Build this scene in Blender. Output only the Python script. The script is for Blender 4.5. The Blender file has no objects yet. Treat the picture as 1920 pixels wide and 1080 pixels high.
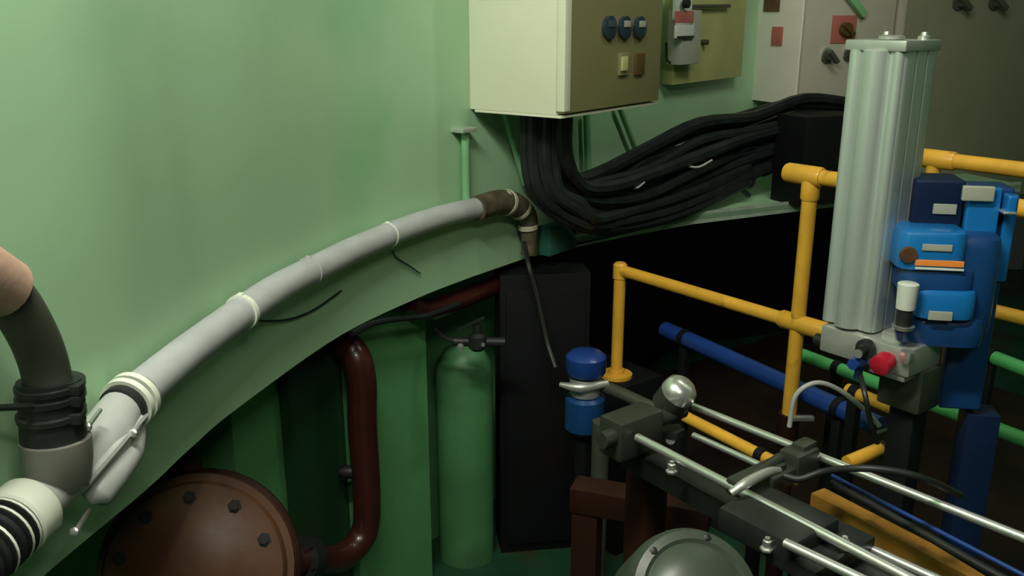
import bpy, bmesh, math, random
from mathutils import Vector as V, Matrix as M4
random.seed(7)
sc = bpy.context.scene
# ------------------------------------------------------------ camera, world, lights, exposure
F, CZ = 1700.0, 2.0
PITCH = math.atan(510/1700); CP, SP = math.cos(PITCH), math.sin(PITCH)
cd = bpy.data.cameras.new('camera'); cam = bpy.data.objects.new('camera', cd); sc.collection.objects.link(cam)
cd.lens = 36*F/1920; cd.sensor_width = 36; cd.clip_start = .02
cam.location = (0, 0, CZ); cam.rotation_euler = (math.pi/2-PITCH, 0, 0); sc.camera = cam
w = bpy.data.worlds.new('world'); sc.world = w; w.use_nodes = True
w.node_tree.nodes['Background'].inputs[0].default_value = (.6, .75, .6, 1)
w.node_tree.nodes['Background'].inputs[1].default_value = .012
sc.view_settings.view_transform = 'Standard'; sc.view_settings.look = 'None'
sc.view_settings.gamma = 1; sc.view_settings.use_curve_mapping = False; sc.view_settings.exposure = .28
def area(name, loc, target, sx, sy, power, col):
    l = bpy.data.lights.new(name, 'AREA'); l.shape = 'RECTANGLE'; l.size = sx; l.size_y = sy; l.energy = power; l.color = col
    o = bpy.data.objects.new(name, l); sc.collection.objects.link(o); o.location = loc
    o.rotation_euler = (V(target)-V(loc)).to_track_quat('-Z', 'Y').to_euler(); return o
area('lamp_over_left_wall', (-.42, .75, 3.28), (-.35, 1.6, 1.4), 1.0, .14, 44, (1, .98, .86))
area('fill_behind_camera', (.5, -.6, 3.28), (-.3, 1.4, 1.2), 1.1, .14, 14, (1, .95, .82))  # added fill light, no known lamp behind the camera
area('fill_over_far_wall', (1.35, 2.5, 3.28), (1.75, 4.6, 2.1), .9, .14, 13, (1, .98, .86))  # added light that brightens the far cabinets and wall

# ------------------------------------------------------------ pixel -> place helpers
def ray(px, py):
    a = px-960; u = 540-py
    return V((a, F*CP+u*SP, u*CP-F*SP))
def onz(px, py, z):
    r = ray(px, py); t = (z-CZ)/r.z; return V((r.x*t, r.y*t, z))
def at(px, py, Y):
    r = ray(px, py); t = Y/r.y; return V((r.x*t, Y, CZ+r.z*t))
def zfor(y, py):
    r = ray(960, py); return CZ+r.z/r.y*y
def az(d): return V((math.sin(math.radians(d)), math.cos(math.radians(d)), 0))
WD = az(-38); WN = az(52)          # the machine's long direction, and across it
# ------------------------------------------------------------ materials
MT = {}
def mat(name, col, rough=.5, metal=0, var=.12, scale=6, bump=0, stain=None, coat=0, emit=None, vscale=None):
    m = bpy.data.materials.new(name); m.use_nodes = True; nt = m.node_tree; b = nt.nodes['Principled BSDF']
    tc = nt.nodes.new('ShaderNodeTexCoord'); n = nt.nodes.new('ShaderNodeTexNoise')
    n.inputs['Scale'].default_value = scale; n.inputs['Detail'].default_value = 5
    mp = nt.nodes.new('ShaderNodeMapping'); nt.links.new(tc.outputs['Object'], mp.inputs[0]); nt.links.new(mp.outputs[0], n.inputs['Vector'])
    if vscale: mp.inputs['Scale'].default_value = vscale
    cr = nt.nodes.new('ShaderNodeValToRGB'); cr.color_ramp.elements[0].position = .3; cr.color_ramp.elements[1].position = .7
    cr.color_ramp.elements[0].color = tuple(c*(1-var) for c in col)+(1,); cr.color_ramp.elements[1].color = tuple(min(1, c*(1+var)) for c in col)+(1,)
    nt.links.new(n.outputs['Fac'], cr.inputs[0]); out = cr.outputs[0]
    if stain:
        n2 = nt.nodes.new('ShaderNodeTexNoise'); n2.inputs['Scale'].default_value = stain[1]; n2.inputs['Detail'].default_value = 8
        nt.links.new(tc.outputs['Object'], n2.inputs['Vector'])
        r2 = nt.nodes.new('ShaderNodeValToRGB'); r2.color_ramp.elements[0].position = stain[2]; r2.color_ramp.elements[1].position = stain[2]+.12
        nt.links.new(n2.outputs['Fac'], r2.inputs[0])
        mx = nt.nodes.new('ShaderNodeMix'); mx.data_type = 'RGBA'; nt.links.new(r2.outputs[0], mx.inputs[0]); nt.links.new(out, mx.inputs[6])
        mx.inputs[7].default_value = stain[0]+(1,); out = mx.outputs[2]
    nt.links.new(out, b.inputs['Base Color'])
    b.inputs['Roughness'].default_value = rough; b.inputs['Metallic'].default_value = metal; b.inputs['Coat Weight'].default_value = coat
    if bump:
        bp = nt.nodes.new('ShaderNodeBump'); bp.inputs['Strength'].default_value = bump; bp.inputs['Distance'].default_value = .01
        nt.links.new(n.outputs['Fac'], bp.inputs['Height']); nt.links.new(bp.outputs[0], b.inputs['Normal'])
    if emit: b.inputs['Emission Color'].default_value = emit+(1,); b.inputs['Emission Strength'].default_value = 3
    if name in ('dark_wall', 'navy', 'black_cable', 'rust_dark'): b.inputs['Specular IOR Level'].default_value = .25
    MT[name] = m; return m
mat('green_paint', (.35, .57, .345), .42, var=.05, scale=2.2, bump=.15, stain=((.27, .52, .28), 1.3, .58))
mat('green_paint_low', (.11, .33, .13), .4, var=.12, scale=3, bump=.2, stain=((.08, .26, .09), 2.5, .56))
mat('tank_green', (.07, .22, .085), .5, var=.2, scale=4, stain=((.05, .15, .06), 3, .52))
mat('green_detail', (.20, .46, .22), .4, var=.1, scale=8)
mat('floor_green', (.015, .06, .03), .35, var=.3, scale=5, stain=((.05, .025, .012), 3, .55))
mat('brown_plate', (.018, .012, .008), .5, var=.3, scale=4, stain=((.03, .016, .008), 3, .5))
mat('ceiling_grey', (.35, .4, .33), .7)
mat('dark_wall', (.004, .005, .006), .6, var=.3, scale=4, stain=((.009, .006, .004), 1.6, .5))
mat('bare_edge', (.42, .5, .42), .4, metal=.3, var=.2, scale=20)
mat('grey_hose', (.42, .44, .44), .42, var=.08, scale=14, vscale=(1, 1, 3))
mat('grey_plastic', (.40, .42, .40), .4, var=.1, scale=10)
mat('white_plastic', (.72, .78, .66), .35, var=.05)
mat('dark_hose', (.055, .06, .042), .55, var=.25, scale=10, bump=.2)
mat('black_rubber', (.012, .014, .013), .5, var=.3, scale=15)
mat('black_cable', (.014, .018, .018), .42, var=.35, scale=12)
mat('pink_sleeve', (.52, .33, .25), .75, var=.12, scale=16, bump=.3)
mat('maroon', (.045, .010, .008), .32, var=.2, scale=8, coat=.3)
mat('rust_red', (.085, .036, .015), .5, var=.25, scale=6, bump=.3, stain=((.13, .068, .024), 5, .5))
mat('rust_dark', (.024, .008, .005), .5, var=.3, scale=6, stain=((.04, .016, .007), 7, .6))
mat('cream', (.74, .76, .58), .45, var=.03, scale=3)
mat('cream_shaded', (.20, .19, .085), .5, var=.04, scale=3)  # the cabinet's cream with the door's shade put into the colour
mat('board_yellow', (.42, .44, .17), .6, var=.12, scale=4, stain=((.30, .24, .07), 4, .6))
mat('panel_pale', (.78, .74, .66), .5, var=.04)
mat('panel_grey', (.46, .44, .36), .5, var=.04)
mat('panel_olive', (.22, .22, .15), .5, var=.06, scale=3)
mat('yellow_paint', (.80, .42, .045), .38, var=.12, scale=12, coat=.2, stain=((.5, .24, .03), 16, .62))
mat('ochre_beam', (.42, .20, .03), .5, var=.2, scale=14, stain=((.2, .08, .02), 12, .55))
mat('aluminium', (.56, .62, .58), .36, metal=.6, var=.06, scale=30, vscale=(1, 1, .05))
mat('collar_grey', (.17, .17, .145), .5)
mat('cover_grey', (.045, .058, .045), .38, var=.15, scale=6)
mat('cast_alu', (.50, .52, .48), .38, metal=.6, var=.12, scale=20)
mat('chrome', (.85, .85, .82), .28, metal=.85, var=.04)
mat('dark_steel', (.03, .034, .03), .38, metal=.4, var=.3, scale=14)
mat('grey_steel', (.05, .06, .045), .4, metal=.4, var=.2, scale=14)
mat('blue_bright', (.008, .15, .44), .3, var=.08, coat=.4)
mat('blue_dark', (.008, .05, .17), .32, var=.15, coat=.3)
mat('navy', (.006, .016, .05), .4, var=.2)
mat('blue_pipe', (.010, .045, .22), .35, var=.15, coat=.2)
mat('green_pipe', (.09, .44, .14), .35, var=.1, coat=.2)
mat('orange', (.85, .27, .05), .4)
mat('red', (.42, .01, .03), .35)
mat('red_faded', (.40, .12, .10), .5)
mat('white_label', (.6, .64, .58), .5)
mat('grey_label', (.35, .36, .30), .5)
mat('meter_dark', (.02, .035, .05), .2)
mat('glass_dark', (.05, .07, .09), .08)
mat('button_brown', (.09, .055, .015), .4)
mat('tape', (.50, .46, .33), .6, var=.2, scale=30)
mat('rusty_hose', (.09, .075, .045), .6, var=.4, scale=25, bump=.3)
mat('lamp_tube', (.9, .95, .85), .4, emit=(1, .98, .88))
# ------------------------------------------------------------ mesh builder
class B:
    def __init__(s): s.bm = bmesh.new()
    def _fin(s, new, bev, seg=2):
        if bev:
            es = {e for v in new for e in v.link_edges}
            bmesh.ops.bevel(s.bm, geom=list(es), offset=bev, segments=seg, affect='EDGES', profile=.6)
    def box(s, c, u, v, w_, sx, sy, sz, bev=.003, seg=2):
        """centre c, axes u,v,w, full sizes"""
        m = M4((( *(V(u)*sx),), (*(V(v)*sy),), (*(V(w_)*sz),))).to_3x3().transposed().to_4x4(); m.translation = V(c)
        r = bmesh.ops.create_cube(s.bm, size=1, matrix=m)
        s._fin(r['verts'], bev, seg); return s
    def tube(s, pts, rad, seg=14, smooth=0, cap=True):
        pts = [V(p) for p in pts]; n = len(pts)
        rad = [rad]*n if not hasattr(rad, '__len__') else list(rad)
        if smooth: pts, rad = spline(pts, rad, smooth); n = len(pts)
        t0 = (pts[1]-pts[0]).normalized(); a = t0.orthogonal().normalized(); rings = []
        for i in range(n):
            t = (pts[min(i+1, n-1)]-pts[max(i-1, 0)])
            if t.length < 1e-9: t = t0
            t.normalize()
            a = (a-t*a.dot(t)).normalized(); b = t.cross(a)
            rings.append([s.bm.verts.new(pts[i]+(a*math.cos(q)+b*math.sin(q))*rad[i]) for q in [2*math.pi*k/seg for k in range(seg)]])
        for i in range(n-1):
            for k in range(seg):
                f = s.bm.faces.new((rings[i][k], rings[i][(k+1) % seg], rings[i+1][(k+1) % seg], rings[i+1][k])); f.smooth = True
        if cap: s.bm.faces.new(rings[0][::-1]); s.bm.faces.new(rings[-1])
        return s
    def lathe(s, p, axis, prof, seg=28):
        """prof: list of (along, radius)"""
        ax = V(axis).normalized(); a = ax.orthogonal().normalized(); b = ax.cross(a); rings = []
        for h, r in prof:
            rings.append([s.bm.verts.new(V(p)+ax*h+(a*math.cos(2*math.pi*k/seg)+b*math.sin(2*math.pi*k/seg))*max(r, 1e-4)) for k in range(seg)])
        for i in range(len(rings)-1):
            sm = abs(prof[i+1][0]-prof[i][0]) > 1e-6
            for k in range(seg):
                f = s.bm.faces.new((rings[i][k], rings[i][(k+1) % seg], rings[i+1][(k+1) % seg], rings[i+1][k]))
                f.smooth = True
        s.bm.faces.new(rings[0][::-1]); s.bm.faces.new(rings[-1]); return s
    def prism(s, poly, z0, z1):
        lo = [s.bm.verts.new((p[0], p[1], z0)) for p in poly]; hi = [s.bm.verts.new((p[0], p[1], z1)) for p in poly]
        n = len(poly); s.bm.faces.new(lo[::-1]); s.bm.faces.new(hi)
        for i in range(n): s.bm.faces.new((lo[i], lo[(i+1) % n], hi[(i+1) % n], hi[i]))
        return s
    def strip(s, A, Bp, z0, z1):
        """thick wall between plan paths A and Bp"""
        g = [[s.bm.verts.new((p[0], p[1], z)) for p in P] for P, z in ((A, z0), (A, z1), (Bp, z1), (Bp, z0))]
        n = len(A)
        for q in range(4):
            for i in range(n-1):
                f = s.bm.faces.new((g[q][i], g[q][i+1], g[(q+1) % 4][i+1], g[(q+1) % 4][i])); f.smooth = q in (0, 2)
        s.bm.faces.new([g[q][0] for q in range(4)]); s.bm.faces.new([g[3-q][-1] for q in range(4)])
        return s
def spline(pts, rad, k):
    P = [pts[0]*2-pts[1]]+pts+[pts[-1]*2-pts[-2]]; o = []; r = []
    for i in range(len(pts)-1):
        a, b, c, d = P[i:i+4]
        for j in range(k):
            t = j/k
            o.append(.5*((2*b)+(c-a)*t+(2*a-5*b+4*c-d)*t*t+(3*b-a-3*c+d)*t**3)); r.append(rad[i]*(1-t)+rad[i+1]*t)
    o.append(pts[-1]); r.append(rad[-1]); return o, r
ORG = {}
def obj(name, b, m, parent=None, label=None, cat=None, group=None, kind=None):
    bm = b.bm; bmesh.ops.recalc_face_normals(bm, faces=bm.faces)
    if parent: org = ORG[parent.name]
    elif kind == 'structure': org = V((0, 0, 0))
    else:
        xs = [v.co for v in bm.verts]; mn = [min(c[i] for c in xs) for i in range(3)]; mx = [max(c[i] for c in xs) for i in range(3)]
        org = V(((mn[0]+mx[0])/2, (mn[1]+mx[1])/2, mn[2]))
    bmesh.ops.translate(bm, verts=bm.verts, vec=-org)
    me = bpy.data.meshes.new(name); bm.to_mesh(me); bm.free(); me.materials.append(MT[m])
    o = bpy.data.objects.new(name, me); sc.collection.objects.link(o)
    if parent: o.parent = parent
    else: o.location = org
    ORG[o.name] = org
    for k, v in (('label', label), ('category', cat), ('group', group), ('kind', kind)):
        if v: o[k] = v
    try: me.set_sharp_from_angle(angle=math.radians(38))
    except Exception: pass
    return o
def thing(name, loc, label, cat, group=None):
    o = bpy.data.objects.new(name, None); sc.collection.objects.link(o); o.location = loc; o.empty_display_size = .05
    o['label'] = label; o['category'] = cat
    if group: o['group'] = group
    ORG[o.name] = V(loc); return o
Z = V((0, 0, 1))
# ------------------------------------------------------------ plan of the walls
ZE = 1.15                                   # height of the green casing's lower edge
E = [onz(x, y, ZE) for x, y in ((270, 922), (360, 838), (450, 762), (640, 628), (790, 556))]
P0 = onz(885, 519, ZE)
d0 = az(11)
back = [E[0]-d0*2.9, E[0]-d0*1.6, E[0]-d0*.7, E[0]-az(12)*.25]
U1 = az(37); C1 = P0+U1*2.47; U2 = az(67); C2 = C1+U2*2.3
curve, _ = spline([V((p.x, p.y, 0)) for p in back+E+[P0]], [0]*(len(back)+len(E)+1), 6)
def flat(p): return V((p.x, p.y, 0))
WP = curve+[flat(P0+U1*t) for t in (.3, .8, 1.4, 2.0)]+[flat(C1), flat(C1+U2*1.0), flat(C2)]
def offs(path, d):
    o = []
    for i, p in enumerate(path):
        a = (path[i]-path[i-1]).normalized() if i else (path[1]-path[0]).normalized()
        b = (path[i+1]-path[i]).normalized() if i < len(path)-1 else a
        t = (a+b).normalized(); n = V((-t.y, t.x, 0)); k = 1/max(.4, n.dot(V((-a.y, a.x, 0))))
        o.append(p+n*d*k)
    return o
def onwall(px, py, off=0):
    path = offs(WP, -off); r = ray(px, py); best = None
    for a, b in zip(path, path[1:]):
        d = b-a; den = r.x*d.y-r.y*d.x
        if abs(den) < 1e-9: continue
        t = (a.x*d.y-a.y*d.x)/den; s = (a.x*r.y-a.y*r.x)/den
        if -.001 <= s <= 1.001 and t > 0 and (best is None or t < best): best = t
    return V((0, 0, CZ))+r*best
ZC = 3.4
b = B(); b.strip(WP, offs(WP, .10), ZE, ZC); obj('wall_left', b, 'green_paint', kind='structure')
LW = offs(WP, .5)
nl = len(curve)+1
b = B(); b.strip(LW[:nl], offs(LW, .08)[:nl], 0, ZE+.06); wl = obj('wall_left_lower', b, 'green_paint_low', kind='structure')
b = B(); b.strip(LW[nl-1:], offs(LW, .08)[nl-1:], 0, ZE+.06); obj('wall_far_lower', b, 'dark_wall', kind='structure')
b = B(); b.strip(offs(WP, .012), LW, ZE, ZE+.02); obj('trim_casing_underside', b, 'green_paint_low', kind='structure')
XL, XR, YB, YF = -2.4, 4.2, -2.4, 7.2
b = B(); b.box(((XL+XR)/2, (YB+YF)/2, -.05), (1, 0, 0), (0, 1, 0), Z, XR-XL, YF-YB, .1, 0); obj('floor', b, 'floor_green', kind='structure')
b = B(); b.box(((XL+XR)/2, (YB+YF)/2, ZC+.05), (1, 0, 0), (0, 1, 0), Z, XR-XL, YF-YB, .1, 0); obj('ceiling', b, 'ceiling_grey', kind='structure')
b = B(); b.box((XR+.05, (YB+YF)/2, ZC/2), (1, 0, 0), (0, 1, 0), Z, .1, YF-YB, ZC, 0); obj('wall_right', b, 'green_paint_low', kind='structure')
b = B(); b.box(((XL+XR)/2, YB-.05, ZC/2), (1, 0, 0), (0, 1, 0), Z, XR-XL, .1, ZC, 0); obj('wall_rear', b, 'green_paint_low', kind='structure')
# shelf (ledge) that leaves the wall to the right and carries the cables
EP = [flat(onz(x, y, ZE)) for x, y in ((1000, 472), (1100, 450), (1200, 430), (1300, 412), (1400, 400), (1600, 376), (1914, 352))]
poly = [flat(P0+U1*.33+az(-53)*.02)]+EP+[EP[-1]+az(-20)*.75, flat(C1+U2*1.6), flat(C1)+az(-53)*.0]
b = B(); b.prism(poly, ZE-.004, ZE+.018); obj('trim_cable_shelf', b, 'green_paint', kind='structure')
b = B(); b.strip([p for p in EP], offs(EP, .012), ZE-.02, ZE+.03); obj('trim_shelf_lip', b, 'bare_edge', kind='structure')
pd = flat(onz(1720, 930, 0)); b = B(); b.box(pd+WN*.25+Z*.02, WD, WN, Z, 3.2, 2.3, .04, .004); obj('trim_deck_plate', b, 'brown_plate', kind='structure')
# lamp fittings on the ceiling, incl. those added for the fill lights
def fitting(loc, L, dirv, label):
    t = thing('ceiling_lamp', (loc[0], loc[1], ZC-.07), label, 'lamp')
    b = B(); b.box((loc[0], loc[1], ZC-.025), dirv, V(dirv).cross(Z), Z, L, .16, .05); obj('housing', b, 'white_plastic', t)
    b = B(); b.tube([V((loc[0], loc[1], ZC-.065))-V(dirv)*L*.46, V((loc[0], loc[1], ZC-.065))+V(dirv)*L*.46], .013); obj('lamp_tube', b, 'lamp_tube', t)
fitting((-.42, .75, 0), 1.1, (1, 0, 0), 'fluorescent ceiling lamp over the left green wall')
fitting((1.35, 2.5, 0), .95, (1, 0, 0), 'added ceiling lamp brightening the grey switch cabinets')
fitting((.5, -.6, 0), 1.2, (1, 0, 0), 'added fill lamp on the ceiling behind the camera')

# ------------------------------------------------------------ lower casings under the green casing edge
def wseg(x0, x1, y, off, n=6):
    """plan points on the wall path (outward offset off) between pixel columns at row y"""
    return [flat(onwall(x0+(x1-x0)*i/n, y, off)) for i in range(n+1)]
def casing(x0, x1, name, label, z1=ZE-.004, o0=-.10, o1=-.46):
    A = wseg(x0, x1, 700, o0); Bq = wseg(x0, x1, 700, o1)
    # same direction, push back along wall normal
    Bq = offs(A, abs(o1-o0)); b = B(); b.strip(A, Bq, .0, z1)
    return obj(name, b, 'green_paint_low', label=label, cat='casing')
casing(425, 540, 'steel_casing', 'green painted steel casing below the wall edge, left of the vertical maroon pipe', o0=-.17, o1=-.46)
casing(655, 800, 'steel_casing', 'green painted steel casing below the wall edge, just right of the vertical maroon pipe')
mat('green_recess_shade', (.012, .05, .017), .45, var=.2, scale=3)  # shade of the gap between the casings, put into a dark green
A_ = wseg(538, 656, 700, -.13); b = B(); b.strip(A_, offs(A_, .03), 0, ZE-.004); obj('recess_shade_plate', b, 'green_recess_shade', label='dark green plate standing in for the shaded gap behind the vertical maroon pipe', cat='plate')
casing(798, 945, 'steel_casing', 'green painted steel plate casing right behind the upright round tank', o0=-.27, o1=-.46)
# rounded green tank beside the black cabinet
pT = onz(873, 1010, 0); pT = V((pT.x, pT.y, 0)); pT = flat(onwall(870, 700, -.10))
b = B(); zt = zfor(pT.y, 640); r_ = .105
b.lathe((pT.x, pT.y, 0), Z, [(0, r_), (zt-.14, r_), (zt-.08, r_*.93), (zt-.035, r_*.7), (zt-.01, r_*.35), (zt, .01)], 32)
obj('upright_tank', b, 'tank_green', label='upright round green tank standing left of the black cabinet', cat='tank')
# black cabinet
t = thing('floor_cabinet', (0, 0, 0), 'x', 'cabinet'); bpy.data.objects.remove(t)
q0 = onz(938, 1000, 0); q0 = flat(at(938, 700, 3.08))
def obox_corner(b, corner, u, v, w_, h, d, bev=.004):
    """corner = near-left-bottom; u along the face, v away from viewer"""
    c = V(corner)+u*w_/2+v*d/2+Z*h/2
    b.box(c, u, v, Z, w_, d, h, bev); return b
t = thing('floor_cabinet', (q0.x, q0.y, 0), 'black steel cabinet standing on the floor below the cable shelf', 'cabinet')
u_, v_ = az(82), az(-8)
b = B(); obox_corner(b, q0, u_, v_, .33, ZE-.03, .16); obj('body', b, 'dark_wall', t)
b = B(); obox_corner(b, q0+u_*.02-v_*.012+Z*.04, u_, v_, .29, ZE-.12, .012); dr = obj('door', b, 'dark_wall', t)
b = B(); b.tube([q0+u_*.27-v_*.03+Z*.55, q0+u_*.27-v_*.03+Z*.67], .007); b.box(q0+u_*.27-v_*.02+Z*.56, u_, v_, Z, .01, .03, .01, 0); b.box(q0+u_*.27-v_*.02+Z*.66, u_, v_, Z, .01, .03, .01, 0); obj('door_handle', b, 'dark_steel', dr)

# ------------------------------------------------------------ maroon pipes
ring = lambda p, ax, r, h=.014: [(-h/2, r), (h/2, r)]
Y1 = flat(onwall(680, 700, -.03)).y
t = thing('vertical_pipe', tuple(flat(at(690, 1000, Y1))), 'glossy maroon pipe running down from the wall edge, bent to the round flange', 'pipe')
pts = [at(575, 632, Y1+.16), at(630, 638, Y1+.05), at(664, 665, Y1+.0), at(678, 715, Y1-.01), at(680, 800, Y1-.01), at(688, 930, Y1-.01), at(682, 1000, Y1-.02), at(640, 1045, Y1-.10), at(575, 1050, Y1-.24), at(500, 1062, Y1-.42)]
b = B(); b.tube(pts, [.045]*5+[.043]*5, 18, smooth=6); obj('pipe', b, 'maroon', t)
fl = at(566, 1050, Y1-.26); ax = (at(500, 1062, Y1-.42)-at(640, 1045, Y1-.10)).normalized()
b = B(); b.lathe(fl, ax, [(-.035, .065), (-.012, .065), (-.012, .055), (-.004, .055), (-.004, .067), (.02, .067)])
for k in range(6):
    a = ax.orthogonal().normalized(); c = ax.cross(a); q = a*math.cos(k*math.pi/3)*.057+c*math.sin(k*math.pi/3)*.057
    b.tube([fl+q-ax*.045, fl+q+ax*.03], .006, 6)
obj('flange', b, 'black_rubber', t)
b = B(); cpt = at(655, 885, Y1-.01); b.tube([cpt, at(690, 885, Y1)], .02, 12); b.lathe(cpt, (-1, 0, 0), [(-.01, .02), (.01, .022), (.03, .016), (.032, .0)]); obj('drain_plug', b, 'black_rubber', t)
# brace strap
# horizontal maroon pipe below edge
pp = [onwall(x, y, -.055) for x, y in ((765, 565), (800, 582), (870, 558), (940, 530), (1000, 512), (1060, 500))]
b = B(); b.tube(pp, .036, 14, smooth=4); obj('header_pipe', b, 'maroon', label='dark maroon pipe running just under the green wall edge', cat='pipe')
pp = [onwall(x, y, .01) for x, y in ((660, 626), (700, 606), (750, 598), (800, 592), (860, 570))]
b = B(); b.tube(pp, .009, 8, smooth=4); obj('black_cable', b, 'black_cable', label='thin black cable hugging the wall edge above the vertical maroon pipe', cat='cable')
# little black valve between tank and cabinet
vp = onwall(895, 640, .10)
t = thing('valve', tuple(vp), 'small black valve with a steel lever left of the black cabinet', 'valve')
b = B(); b.tube([vp+V((-.08, 0, -.0)), vp+V((.09, .02, -.01))], .016); b.lathe(vp-Z*.03, Z, [(0, .02), (.01, .03), (.05, .03), (.06, .016), (.09, .014)]); obj('body', b, 'black_rubber', t)
b = B(); b.box(vp+V((-.02, -.01, .065)), V((.9, 0, .44)), V((0, 1, 0)), V((-.44, 0, .9)), .1, .016, .008, .002); obj('lever', b, 'dark_steel', t)
b = B(); b.lathe(vp+V((-.055, -.018, -.012)), (0, -1, 0), [(0, .012), (.012, .012), (.014, .006)]); obj('nut', b, 'chrome', t); b = B(); b.lathe(vp+V((0.02, -.03, .0)), (0, -1, 0), [(0, .007), (.008, .006)]); obj('nut', b, 'chrome', t)
b = B(); b.tube([vp+V((-.06, 0, .0)), vp+V((-.11, .02, .005)), vp+V((-.15, .08, .02))], .008, 8, smooth=4); obj('hose_tail', b, 'black_rubber', t)

# ------------------------------------------------------------ round flanged pump, lower left
pc = at(366, 1072, 1.76); ax = V((.12, -.86, .42)).normalized()
t = thing('pump', (pc.x, pc.y+.1, 0), 'rust brown round flanged pump at the bottom left below the green wall', 'pump')
b = B(); R_ = .205
b.lathe(pc, ax, [(-.30, R_*.62), (-.09, R_*.66), (-.06, R_*.8), (-.045, R_*1.05), (-.018, R_*1.05), (-.018, R_*.97), (0, R_*.97), (.008, R_*.94), (.009, R_*.5), (.012, R_*.48), (.013, .01)], 48); obj('casing', b, 'rust_red', t)
b = B(); b.lathe(pc-ax*.05, ax, [(-.022, R_*1.1), (0, R_*1.1), (.008, R_*1.06)], 48); obj('back_flange', b, 'rust_dark', t)
a0 = ax.orthogonal().normalized(); c0 = ax.cross(a0)
for k in range(10):
    q = pc+(a0*math.cos(k*math.pi/5+.2)+c0*math.sin(k*math.pi/5+.2))*R_*.8+ax*.008
    b = B(); b.lathe(q, ax, [(0, .016), (.003, .016), (.003, .010), (.010, .010)], 6); obj('bolt', b, 'black_rubber', t)
b = B(); b.box((pc.x, pc.y+.12, (pc.z-.1)/2), (1, 0, 0), (0, 1, 0), Z, .12, .12, pc.z-.08, .01); b.box((pc.x, pc.y+.10, .03), (1, 0, 0), (0, 1, 0), Z, .26, .26, .06, .005); obj('pedestal', b, 'rust_dark', t)
b = B(); b.tube([pc-ax*.1+V((.0, 0, .08)), pc-ax*.10+V((-.02, .05, .15)), pc+V((-.14, .26, .24))], .04, 14, smooth=5); obj('outlet_pipe', b, 'rust_dark', t)

# ------------------------------------------------------------ grey hose along the wall
cl = [(225, 765), (270, 728), (350, 662), (450, 588), (520, 541), (600, 500), (670, 465), (750, 432), (830, 405), (910, 386)]
hp = [onwall(x, y, .045) for x, y in cl]
t = thing('grey_hose', tuple(onwall(500, 560, .0)), 'long pale grey hose curving up along the green wall', 'hose')
b = B(); b.tube(hp, [.036]*2+[.035]*7+[.034], 20, smooth=6); obj('hose', b, 'grey_hose', t)
def band(parent, px, py, px2, py2, r, h, m, lab=None):
    p = onwall(px, py, .045); d = (onwall(px2, py2, .045)-p).normalized()
    b = B(); b.lathe(p, d, [(-h/2, r-.004), (-h/2, r), (h/2, r), (h/2, r-.004)], 24)
    b.box(p+Z*r*.95, d, d.cross(Z).normalized(), Z, h*1.2, .014, .010, .002); return obj('hose_band', b, m, parent, label=lab)
band(t, 454, 585, 520, 541, .0395, .012, 'white_plastic', 'white band')
band(t, 580, 509, 620, 490, .037, .005, 'grey_plastic'); band(t, 728, 441, 780, 421, .037, .006, 'white_plastic')
# hanging thin wires
b = B(); b.tube([onwall(x, y, o) for x, y, o in ((470, 600, .02), (505, 602, .012), (545, 598, .008), (590, 580, .006), (640, 545, .01))], .0028, 6, smooth=5); obj('thin_wire', b, 'black_cable', label='thin dark wire drooping below the grey hose, near its white band', cat='wire')
b = B(); b.tube([onwall(x, y, .008) for x, y in ((735, 470), (745, 484), (770, 500), (788, 513))], .0025, 6, smooth=4); obj('thin_wire', b, 'dark_hose', label='short thin wire end below the grey hose, midway between bands and elbow', cat='wire')
# dark elbow at the far end
t = thing('hose_elbow', tuple(onwall(950, 400, .0)), 'dark taped elbow joining the grey hose end to the black cables', 'elbow')
b = B(); b.tube([onwall(x, y, .05) for x, y in ((893, 391), (930, 380), (962, 383), (988, 405), (992, 450), (990, 478))], [.04, .042, .043, .036, .028, .026], 18, smooth=5); obj('elbow', b, 'rusty_hose', t)
for x, y, x2, y2, r in ((950, 380, 970, 386, .045), (975, 392, 988, 408, .042), (990, 425, 992, 450, .036)):
    p = onwall(x, y, .05); d = (onwall(x2, y2, .05)-p).normalized(); b = B(); b.lathe(p, d, [(-.009, r-.006), (-.007, r), (.007, r), (.009, r-.006)], 20)
    for q in (.2, -.3): b.box(p+(Z*.8+V((q, -.5, 0))).normalized()*r, d, d.cross(Z).normalized(), Z, .016, .016, .012, .003)
    obj('tape_band', b, 'tape', t)
b = B(); b.tube([onwall(983, 455, .05), at(992, 500, 3.02), at(1008, 560, 3.0), at(1026, 640, 2.96), at(1042, 690, 2.9)], .008, 8, smooth=5); obj('hanging_cable', b, 'dark_steel', label='thin grey cable hanging from the taped elbow in front of the black cabinet', cat='cable')

# ------------------------------------------------------------ white fitting and dark hose, lower left
t = thing('pipe_fitting', tuple(at(150, 960, 1.25)), 'pale grey branched pipe fitting at the left end of the grey hose', 'pipe fitting')
b = B(); b.tube([onwall(262, 733, .047), onwall(225, 772, .052), onwall(200, 815, .058), onwall(150, 868, .060), onwall(95, 915, .062), onwall(30, 975, .066)], [.036, .037, .044, .040, .036, .042], 22, smooth=6); obj('body', b, 'grey_plastic', t)
b = B(); b.tube([onwall(262, 790, .06), onwall(240, 845, .08), onwall(205, 895, .09), onwall(180, 930, .09), onwall(172, 945, .09)], [.012, .026, .027, .024, .004], 20, smooth=5); obj('branch', b, 'grey_plastic', t)
b = B(); p = [onwall(270, 778, .085), onwall(215, 842, .10), onwall(160, 905, .10)]; b.tube(p, .008, 8, smooth=4); obj('rib', b, 'grey_plastic', t)
d = (onwall(300, 700, .045)-onwall(225, 772, .052)).normalized(); p = onwall(248, 748, .051)
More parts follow.
